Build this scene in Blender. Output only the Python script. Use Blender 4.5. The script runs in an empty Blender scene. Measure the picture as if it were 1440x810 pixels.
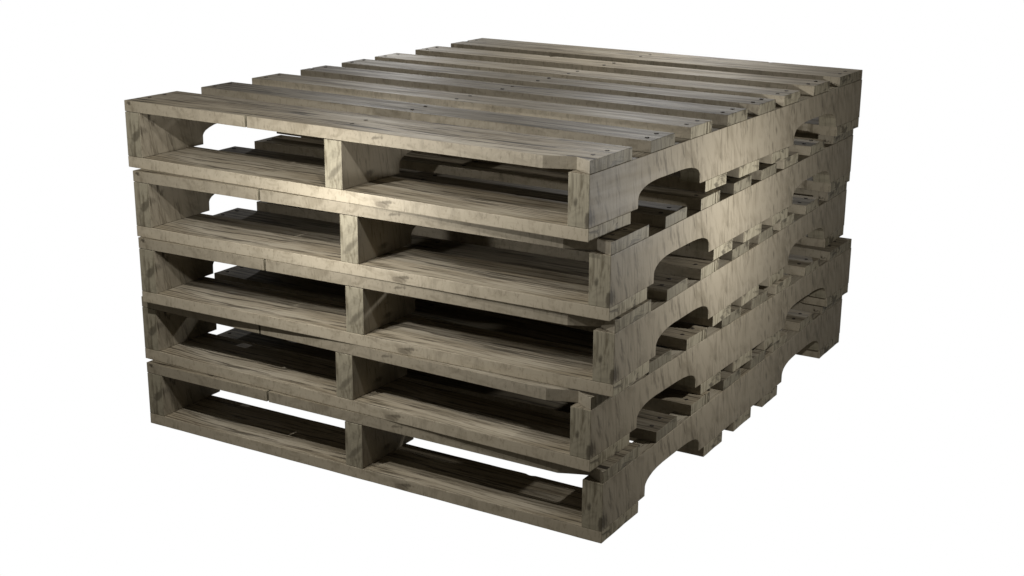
import bpy, bmesh, math, random
from mathutils import Vector, Matrix

S = bpy.context.scene
COL = S.collection
rnd = random.Random(11)

# ------------------------------------------------------------------ sizes (metres)
W, D = 1.016, 1.2215            # deck board length, stringer length
TB, HS, TT = 0.0213, 0.0866, 0.0209   # bottom board, stringer height, top board
H = TB + HS + TT
SW = 0.0382                     # stringer width
XM = 0.4885                     # middle stringer, left side
PX, PY = W / 2, 0.6             # pallet origin inside its own footprint
TOP = [(0, .1372), (.2034, .2911), (.3524, .4386), (.5061, .5925),
       (.6471, .7280), (.7688, .8537), (.9281, 1.0180), (1.0775, 1.219)]
BOT = [(0, .1396), (.422, .5128), (.5699, .6621), (.7263, .8113), (1.0810, 1.219)]

# ------------------------------------------------------------------ materials
class NT:
    def __init__(s, tree): s.t = tree
    def n(s, typ, **kw):
        nd = s.t.nodes.new(typ)
        for k, v in kw.items(): setattr(nd, k, v)
        return nd
    def put(s, sock, v):
        if hasattr(v, 'links') and hasattr(v, 'node'): s.t.links.new(v, sock)
        else: sock.default_value = v
    def math(s, op, a, b=0.0, c=None, clamp=False):
        nd = s.n('ShaderNodeMath', operation=op, use_clamp=clamp)
        s.put(nd.inputs[0], a); s.put(nd.inputs[1], b)
        if c is not None: s.put(nd.inputs[2], c)
        return nd.outputs[0]
    def vmath(s, op, a, b):
        nd = s.n('ShaderNodeVectorMath', operation=op)
        s.put(nd.inputs[0], a); s.put(nd.inputs[1], b)
        return nd
    def noise(s, vec, detail=4, rough=.6, dist=0.0, scale=1.0):
        nd = s.n('ShaderNodeTexNoise')
        s.put(nd.inputs['Vector'], vec)
        nd.inputs['Scale'].default_value = scale
        nd.inputs['Detail'].default_value = detail
        nd.inputs['Roughness'].default_value = rough
        nd.inputs['Distortion'].default_value = dist
        return nd.outputs[0]
    def ramp(s, v, a, b, lo=0.0, hi=1.0, smooth=True):
        nd = s.n('ShaderNodeMapRange', interpolation_type='SMOOTHSTEP' if smooth else 'LINEAR')
        s.put(nd.inputs[0], v)
        for i, q in zip((1, 2, 3, 4), (a, b, lo, hi)): nd.inputs[i].default_value = q
        return nd.outputs[0]
    def comb(s, x, y, z):
        nd = s.n('ShaderNodeCombineXYZ')
        for i, q in enumerate((x, y, z)): s.put(nd.inputs[i], q)
        return nd.outputs[0]
    def sep(s, v):
        nd = s.n('ShaderNodeSeparateXYZ'); s.put(nd.inputs[0], v)
        return nd.outputs
    def mix(s, f, a, b, mode='MIX'):
        nd = s.n('ShaderNodeMix', data_type='RGBA', blend_type=mode)
        s.put(nd.inputs[0], f); s.put(nd.inputs[6], a); s.put(nd.inputs[7], b)
        return nd.outputs[2]

def rgb(r, g, b): return (r, g, b, 1.0)

def wood(name, along, spots=()):
    """weathered sawn timber; along = 'x' for boards, 'y' for stringers.
    object colour: r = tone, g = amount of drying cracks, b = seed"""
    m = bpy.data.materials.new(name); m.use_nodes = True
    t = NT(m.node_tree)
    bs = m.node_tree.nodes['Principled BSDF']
    tc = t.n('ShaderNodeTexCoord')
    ox, oy, oz = t.sep(tc.outputs['Object'])
    nx, ny, nz = t.sep(tc.outputs['Normal'])
    if along == 'x': u, v, w, nu, nv = ox, oy, oz, nx, ny
    else:            u, v, w, nu, nv = oy, ox, oz, ny, nx
    oi = t.n('ShaderNodeObjectInfo')
    tone, crk, seed = t.sep(oi.outputs['Color'])
    sd = t.math('MULTIPLY', seed, 37.0)
    top = t.ramp(t.math('ABSOLUTE', nz), .55, .75)
    end = t.ramp(t.math('ABSOLUTE', nu), .55, .75)
    side = t.ramp(t.math('ABSOLUTE', nv), .55, .75)
    SL = 0.0 if along == 'x' else 1.0
    # slow wander of the grain
    wa = t.noise(t.comb(t.math('MULTIPLY', u, 2.2), t.math('MULTIPLY', v, 5.0), sd), 2, .5)
    vv = t.math('MULTIPLY_ADD', t.math('SUBTRACT', wa, .5), .045, v)
    def gv(su, sv, sw, off=0.0):
        return t.comb(t.math('MULTIPLY', u, su), t.math('MULTIPLY_ADD', vv, sv, t.math('ADD', sd, off)), t.math('MULTIPLY_ADD', w, sw, off))
    fine = t.noise(gv(11, 200, 200), 4, .68)
    mid = t.noise(gv(3.0, 38, 38, 3.1), 4, .6)
    broad = t.noise(gv(2.6, 9, 12, 9.7), 3, .55, .6)
    # saw marks: stand upright on the side faces
    saw = t.noise(t.comb(t.math('MULTIPLY_ADD', u, 150 if SL else 190, t.math('MULTIPLY', w, SL * 24)), t.math('ADD', t.math('MULTIPLY', w, 11 if SL else 75), sd), t.math('MULTIPLY', v, 20)), 4, .65)
    blot = t.noise(t.comb(t.math('MULTIPLY_ADD', u, 30 if SL else 24, t.math('MULTIPLY', w, SL * 16)), t.math('ADD', t.math('MULTIPLY', w, 13 if SL else 45), sd), t.math('MULTIPLY', v, 13)), 4, .62, .8)
    # colour
    c_lo, c_mid, c_hi = rgb(.182, .150, .100), rgb(.282, .246, .183), rgb(.336, .300, .234)
    ctop = t.mix(t.ramp(mid, .30, .70), c_lo, c_mid)
    ctop = t.mix(t.ramp(broad, .40, .75), ctop, c_hi)
    ctop = t.mix(t.ramp(fine, .50, .34, 0, .80), ctop, rgb(.068, .051, .031))
    lin = t.noise(gv(1.3, 300, 8, 31.0), 2, .5)
    ctop = t.mix(t.math('MULTIPLY', t.ramp(lin, .55, .66, 0, .8), t.ramp(mid, .62, .42, 0.25, 1)), ctop, rgb(.058, .043, .026))
    cside = t.mix(t.ramp(blot, .30, .56), rgb(.204, .175, .125), c_mid)
    cside = t.mix(t.ramp(broad, .40, .85, 0, .4 if SL else .7), cside, c_hi)
    cside = t.mix(t.ramp(saw, .48, .30, 0, .62 if SL else .45), cside, rgb(.105, .085, .055))
    # darker weather streaks standing in the saw marks, in patches
    st = t.noise(t.comb(t.math('MULTIPLY_ADD', u, 85, t.math('MULTIPLY', w, SL * 28)), t.math('ADD', t.math('MULTIPLY', w, 20), sd), 4.4), 3, .6)
    patch = t.noise(t.comb(t.math('MULTIPLY', u, 9), t.math('ADD', t.math('MULTIPLY', w, 9), sd), 1.7), 2, .5)
    stm = t.math('MULTIPLY', t.ramp(st, .46, .33), t.ramp(patch, .36, .54))
    cside = t.mix(t.math('MULTIPLY', stm, .22 if along == 'x' else .58), cside, rgb(.070, .058, .038))
    col = t.mix(side, ctop, cside)
    # end grain
    eg = t.noise(t.comb(t.math('MULTIPLY', v, 120), t.math('MULTIPLY', w, 22), sd), 4, .6, .3)
    cend = t.mix(t.ramp(eg, .30, .56), rgb(.130, .111, .074), rgb(.280, .252, .184))
    sv = t.noise(t.comb(t.math('MULTIPLY', v, 330), t.math('MULTIPLY', w, 14), sd), 4, .6)
    cend = t.mix(t.ramp(sv, .48, .30, 0, .5), cend, rgb(.09, .075, .05))
    blk = t.noise(t.comb(t.math('MULTIPLY', v, 22), t.math('MULTIPLY', w, 40), t.math('ADD', sd, 5.5)), 3, .6, 1.0)
    cend = t.mix(t.ramp(blk, .53, .65, 0, .18 if SL else .72), cend, rgb(.045, .038, .026))
    col = t.mix(end, col, cend)
    # drying cracks on the flat faces
    ck = t.noise(gv(5.0, 150, 5, 17.0), 4, .62)
    ckm = t.noise(gv(5.0, 34, 5, 23.0), 3, .6)
    cr = t.math('MULTIPLY', t.ramp(ck, .540, .585), t.ramp(ckm, .41, .50))
    cr = t.math('MULTIPLY', t.math('MULTIPLY', cr, top), crk)
    col = t.mix(t.math('MULTIPLY', cr, .94), col, rgb(.020, .015, .009))
    # sparse knots
    vo = t.n('ShaderNodeTexVoronoi', feature='F1')
    t.put(vo.inputs['Vector'], t.comb(t.math('MULTIPLY', u, 3.3), t.math('MULTIPLY_ADD', v, 9, sd), t.math('MULTIPLY', w, 9)))
    vo.inputs['Scale'].default_value = 1.0
    kd = t.math('ADD', vo.outputs['Distance'], t.math('MULTIPLY', t.math('SUBTRACT', blot, .5), .16))
    kn = t.ramp(kd, .075, .02, 0, .6)
    col = t.mix(kn, col, rgb(.050, .038, .024))
    # placed stains (pallet space): centre, half sizes, slant
    for (sx, sy, sz, hx, hy, hz, sl, am) in spots:
        dx = t.math('DIVIDE', t.math('SUBTRACT', t.math('SUBTRACT', ox, sx - PX), t.math('MULTIPLY', t.math('SUBTRACT', oz, sz), sl)), hx)
        dy = t.math('DIVIDE', t.math('SUBTRACT', oy, sy - PY), hy)
        dz = t.math('DIVIDE', t.math('SUBTRACT', oz, sz), hz)
        rr = t.vmath('LENGTH', t.comb(dx, dy, dz), (0, 0, 0)).outputs['Value']
        rr = t.math('ADD', rr, t.math('ADD', t.math('MULTIPLY', t.math('SUBTRACT', saw, .5), 2.2), t.math('MULTIPLY', t.math('SUBTRACT', blot, .5), 2.0)))
        col = t.mix(t.ramp(rr, 1.0, .25, 0, am), col, rgb(.045, .036, .024))
    tn = t.comb(tone, tone, tone)
    col = t.mix(1.0, col, tn, 'MULTIPLY')
    t.put(bs.inputs['Base Color'], col)
    ro = t.ramp(mid, .3, .7, .68, .56)
    t.put(bs.inputs['Roughness'], ro)
    bs.inputs['Specular IOR Level'].default_value = .2
    hgt = t.math('ADD', t.math('MULTIPLY', fine, t.math('SUBTRACT', 1.0, side)), t.math('MULTIPLY', saw, side))
    hgt = t.math('SUBTRACT', hgt, t.math('MULTIPLY', cr, 1.5))
    bp = t.n('ShaderNodeBump'); bp.inputs['Strength'].default_value = .16; bp.inputs['Distance'].default_value = .0012
    t.put(bp.inputs['Height'], hgt)
    m.node_tree.links.new(bp.outputs[0], bs.inputs['Normal'])
    return m

def iron():
    m = bpy.data.materials.new('dark_nail_iron'); m.use_nodes = True
    t = NT(m.node_tree); bs = m.node_tree.nodes['Principled BSDF']
    tc = t.n('ShaderNodeTexCoord')
    n = t.noise(tc.outputs['Object'], 3, .6, 0, 400)
    t.put(bs.inputs['Base Color'], t.mix(t.ramp(n, .35, .65), rgb(.012, .009, .007), rgb(.035, .025, .017)))
    bs.inputs['Metallic'].default_value = .1
    bs.inputs['Roughness'].default_value = .65
    return m

SPOTS_S = [  # dark smears on stringer ends and inner faces
    (.026, .0, .062, .010, .03, .022, .75, .62),
    (.508, .0, .050, .010, .03, .022, .85, .55),
    (.992, .0, .060, .006, .03, .010, .1, .7), (1.014, .0, .036, .006, .02, .022, .1, .75),
    (.038, .024, .100, .01, .007, .014, .0, .8), (.038, .036, .086, .01, .007, .010, .0, .6)]
SPOTS_B = [(.603, .0, .121, .016, .02, .005, 1.5, .6), (.622, .0, .012, .018, .02, .005, 1.5, .6),
           (.013, .0, .124, .006, .03, .004, .0, .8), (1.000, 1.08, .113, .010, .01, .006, 0, .9)]
M_BOARD = wood('weathered_deck_wood', 'x', SPOTS_B)
M_STR = wood('weathered_stringer_wood', 'y', SPOTS_S)
M_NAIL = iron()

# ------------------------------------------------------------------ mesh helpers
def link(name, bm, mat, parent, color=(1, 0, 0, 1), bevel=None):
    me = bpy.data.meshes.new(name)
    bm.normal_update(); bm.to_mesh(me); bm.free()
    me.materials.append(mat)
    o = bpy.data.objects.new(name, me); COL.objects.link(o)
    o.parent = parent; o.color = color
    return o

def prism(pts, to3, lo, hi, bev):
    """outline (counter-clockwise) swept from lo to hi, rims eased by bev"""
    bm = bmesh.new()
    a = [bm.verts.new(to3(p, lo)) for p in pts]
    b = [bm.verts.new(to3(p, hi)) for p in pts]
    n = len(pts)
    bm.faces.new(a[::-1]); bm.faces.new(b)
    for i in range(n):
        j = (i + 1) % n
        bm.faces.new((a[i], a[j], b[j], b[i]))
    bmesh.ops.recalc_face_normals(bm, faces=bm.faces[:])
    if bev:
        ed = [e for e in bm.edges if (e.verts[0] in a and e.verts[1] in a) or (e.verts[0] in b and e.verts[1] in b)]
        ed += [e for e in bm.edges if e not in ed and len(e.link_faces) == 2 and e.calc_face_angle(0) > .9]
        bmesh.ops.bevel(bm, geom=list(set(ed)), offset=bev, segments=2, profile=.6, affect='EDGES', clamp_overlap=True)
    return bm

def board_outline(y0, y1, r, chips=(), front_extra=None, step=.021):
    """plan outline of a board along x, edges a little ragged; chips = (edge, position, half width, depth)"""
    def wob(n, amp):
        v, out = 0, []
        for _ in range(n):
            v = v * .6 + r.uniform(-amp, amp); out.append(v)
        return out
    N = int(W / step)
    xs = [W * i / N for i in range(N + 1)]
    f = wob(N + 1, .00035); b = wob(N + 1, .00035)
    P = []
    front = [(x, y0 + f[i]) for i, x in enumerate(xs)]
    if front_extra:
        lo, hi = min(p[0] for p in front_extra), max(p[0] for p in front_extra)
        front = [p for p in front if not lo - .004 < p[0] < hi + .004] + list(front_extra)
    back = [(x, y1 + b[i]) for i, x in enumerate(xs)]
    for e, q, hw, dp in chips:
        if e == 'f':
            front = [p for p in front if abs(p[0] - q) > hw * 1.3] + [(q - hw, y0), (q - hw * .2, y0 + dp), (q + hw * .3, y0 + dp * .9), (q + hw, y0)]
        if e == 'b':
            back = [p for p in back if abs(p[0] - q) > hw * 1.3] + [(q - hw, y1), (q - hw * .2, y1 - dp), (q + hw * .3, y1 - dp * .9), (q + hw, y1)]
    front.sort(); back.sort(reverse=True)
    def endl(x, sgn, up, tag):
        n = max(3, int((y1 - y0) / .016)); out = []
        for i in range(1, n):
            y = y0 + (y1 - y0) * i / n
            if any(e == tag and abs(y - q) < hw * 1.3 for e, q, hw, dp in chips): continue
            out.append((y, x - sgn * abs(r.gauss(0, .0005))))
        for e, q, hw, dp in chips:
            if e == tag: out += [(q - hw, x), (q - hw * .3, x - sgn * dp), (q + hw * .4, x - sgn * dp * .85), (q + hw, x)]
        out.sort(reverse=not up)
        return [(xx, yy) for yy, xx in out]
    P = front + endl(W, 1, True, 'r') + back + endl(0, -1, False, 'l')
    return P

def plan(p, z): return Vector((p[0] - PX, p[1] - PY, z))

def nail(parent, x, y, z, up=1):
    bm = bmesh.new()
    n = 14; r = .0039
    rings = []
    for rr, zz in ((r, -.0006), (r, .0003), (r * .8, .0007), (r * .3, .0005)):
        rings.append([bm.verts.new((x - PX + rr * math.cos(2 * math.pi * i / n), y - PY + rr * math.sin(2 * math.pi * i / n), z + up * zz)) for i in range(n)])
    for a, b in zip(rings, rings[1:]):
        for i in range(n):
            j = (i + 1) % n
            bm.faces.new((a[i], a[j], b[j], b[i]))
    bm.faces.new(rings[-1])
    bmesh.ops.recalc_face_normals(bm, faces=bm.faces[:])
    return link('nail', bm, M_NAIL, parent, (1, 0, 0, 1))

def stringer(parent, x0, tone, seed):
    z0, z1 = TB + .0003, TB + HS
    r = .0010
    pr = [(0, z0), (.1638, z0), (.1642, .0400), (.1665, .0440), (.1720, .0485), (.1830, .0530), (.1960, .0565), (.2120, .0585), (.2350, .0596),
          (.3200, .0590), (.3440, .0580), (.3640, .0556), (.3800, .0515), (.3905, .0465), (.3955, .0405), (.3975, z0)]
    pr += [(.8355, z0), (.8358, .0385), (.8390, .0440), (.8450, .0495), (.8570, .0540), (.8720, .0572), (.8930, .0590), (.9200, .0600),
           (.9900, .0602), (1.0120, .0590), (1.0330, .0564), (1.0490, .0530), (1.0600, .0480), (1.0670, .0415), (1.0725, z0), (D, z0)]
    q = random.Random(seed)
    n = 40
    pr += [(D * (n - i) / n, z1 - .0004 - abs(q.gauss(0, .0003))) for i in range(n + 1)]
    bm = prism(pr, lambda p, x: Vector((x - PX, p[0] - PY, p[1])), x0, x0 + SW, r)
    return link('stringer', bm, M_STR, parent, (tone, 0, seed / 10.0, 1))

def make_pallet():
    root = bpy.data.objects.new('pallet', None); COL.objects.link(root)
    root.empty_display_size = .2
    for x0, tone, sd in ((0, .92, 1), (XM, .98, 2.7), (W - SW, 1.0, 6.1)): stringer(root, x0, tone, sd)
    tones = [.98, .64, .98, .68, .76, 1.12, 1.10, .95]
    cracks = [1.0, .8, .45, .9, .8, .5, .4, .8]
    chips = {0: [('b', .62, .006, .002)], 2: [('f', .60, .010, .003), ('r', .418, .0025, .005)], 3: [('l', .541, .006, .005), ('b', .77, .008, .002)],
             5: [('b', .33, .006, .002)], 6: [('b', .335, .010, .010), ('l', .95, .005, .003)],
             7: [('b', .798, .006, .006), ('l', 1.140, .012, .012), ('f', .02, .01, .003)]}
    extra0 = [(.3062, 0), (.3082, .016), (.3098, .030), (.3108, .030), (.3110, 0), (.931, 0), (.947, .0068), (.965, .0140), (.9815, .0195), (.990, .0140), (1.004, .0065), (1.0145, .0020)]
    for i, (a, b) in enumerate(TOP):
        r = random.Random(100 + i)
        ol = board_outline(a, b, r, chips.get(i, ()), None)
        if i == 0:
            fr = [p for p in ol]
            ol = board_outline(a, b, r, chips.get(i, ()), extra0)
            ol = [p for p in ol if not (.9 < p[0] < 1.0155 and p[1] < .001 and p[0] > .9312)]
        bm = prism(ol, plan, TB + HS, H - (0, .0006, .0002, .0005, .0008, .0002, .0006, .0001)[i], .0011)
        o = link('deck_board', bm, M_BOARD, root, (tones[i], cracks[i], .11 * i + .03, 1))
        ym = (a + b) / 2; hw = .0215
        for x in (.0170, .5105, .9945):
            for s in (-1, 1):
                nail(o, x + r.uniform(-.0025, .0025), ym + s * hw + (r.uniform(-.002, .002)) - (.018 * (s < 0) * 0), H)
    bt = [1.28, 1.15, 1.15, 1.1, 1.15]; bc = [.75, .5, .5, .5, .55]
    bchips = {0: [('b', .8, .01, .003)], 1: [('f', .45, .02, .003)], 4: [('f', .95, .012, .004)]}
    for i, (a, b) in enumerate(BOT):
        r = random.Random(200 + i)
        bm = prism(board_outline(a, b, r, bchips.get(i, ())), plan, 0, TB, .0011)
        link('bottom_board', bm, M_BOARD, root, (bt[i], bc[i], .09 * i + .55, 1))
    return root

def dup(o, parent=None):
    c = o.copy(); COL.objects.link(c)
    if parent: c.parent = parent
    for ch in list(o.children): dup(ch, c)
    return c

GAP = .0004
POSE = [(0, 0, 0), (.0069, .0003, .0386), (.0067, .0013, .0507), (.0062, .0022, .0049), (.0077, .0006, .0335)]
LABELS = ['weathered wooden pallet on top of the stack, its slatted deck open to view',
          'weathered wooden pallet directly under the topmost one, second from the top of the stack',
          'weathered wooden pallet in the middle of the stack, with two above and two below',
          'weathered pallet set straighter than its neighbours, far corner jutting out right, second from bottom',
          'weathered wooden pallet at the bottom of the stack, carrying the other four']
proto = make_pallet()
for k, (dx, dy, rz) in enumerate(POSE):
    o = proto if k == 0 else dup(proto)
    o.location = (PX + dx, PY + dy, (4 - k) * (H + GAP))
    o.rotation_euler = (0, 0, rz)
    o['label'] = LABELS[k]; o['category'] = 'pallet'; o['group'] = 'wooden pallets in the stack'

# ------------------------------------------------------------------ camera
yaw, pitch, roll = .5687, -.2908, .0066
F = Vector((-math.sin(yaw) * math.cos(pitch), math.cos(yaw) * math.cos(pitch), math.sin(pitch)))
R0 = Vector((math.cos(yaw), math.sin(yaw), 0)); U0 = R0.cross(F)
R = R0 * math.cos(roll) + U0 * math.sin(roll); U = U0 * math.cos(roll) - R0 * math.sin(roll)
cam = bpy.data.cameras.new('camera'); co = bpy.data.objects.new('camera', cam); COL.objects.link(co)
cam.sensor_width = 36; cam.lens = 2011.39 / 1440 * 36; cam.clip_end = 200
mw = Matrix(((R.x, U.x, -F.x), (R.y, U.y, -F.y), (R.z, U.z, -F.z))).to_4x4()
mw.translation = Vector((2.0753, -1.8768, 1.0864))
co.matrix_world = mw
S.camera = co

# ------------------------------------------------------------------ lamps of the studio
def lamp(name, loc, power, soft, radius=.008, colr=(1, .987, .968)):
    l = bpy.data.lights.new(name, 'POINT'); l.energy = power; l.shadow_soft_size = radius; l.color = colr
    if soft:
        l.use_nodes = True
        nt = l.node_tree; em = nt.nodes['Emission']
        lf = nt.nodes.new('ShaderNodeLightFalloff'); lf.inputs['Strength'].default_value = 1.0; lf.inputs['Smooth'].default_value = soft
        nt.links.new(lf.outputs['Quadratic'], em.inputs['Strength'])
    o = bpy.data.objects.new(name, l); COL.objects.link(o); o.location = loc
    return o
lamp('front_lamp', (.532, -.19, .531), 2.8, 0)
lamp('right_lamp', (1.336, .50, .485), 7.0, 0)
lamp('front_right_high_lamp', (.84, -.30, .984), 6.2, 0)
lamp('front_left_high_lamp', (.34, -.55, 1.0), 19, 0)
lamp('rear_left_lamp', (-1.16, 2.38, 1.24), 28, 0)
lamp('rear_right_lamp', (-.50, 3.73, 1.42), 32, 0)
lamp('top_lamp', (.50, 1.12, 1.07), 8, 0)

# ------------------------------------------------------------------ world: white background behind and below, dark elsewhere, shaped to hold ambient light down
w = bpy.data.worlds.new('World'); S.world = w; w.use_nodes = True
t = NT(w.node_tree)
bg = w.node_tree.nodes['Background']
tc = t.n('ShaderNodeTexCoord')
ax = Vector((-math.sin(yaw), math.cos(yaw), -.30)).normalized()
dt = t.vmath('DOT_PRODUCT', tc.outputs['Generated'], tuple(ax)).outputs['Value']
f = t.ramp(dt, math.cos(math.radians(48)), math.cos(math.radians(33)))
f = t.math('MULTIPLY', f, t.ramp(t.sep(tc.outputs['Generated'])[2], math.sin(math.radians(8)), 0.0))
t.put(bg.inputs['Color'], t.mix(f, rgb(.105, .097, .083), rgb(1, 1, 1)))
bg.inputs['Strength'].default_value = 1.0

# ------------------------------------------------------------------ render settings
S.view_settings.view_transform = 'Standard'; S.view_settings.look = 'None'
S.view_settings.exposure = 0; S.view_settings.gamma = 1; S.view_settings.use_curve_mapping = False
S.render.engine = 'CYCLES'
S.cycles.use_denoising = True
S.cycles.denoising_prefilter = 'NONE'
S.cycles.sample_clamp_indirect = 1.0
S.cycles.caustics_reflective = False
S.cycles.caustics_refractive = False
S.cycles.max_bounces = 6
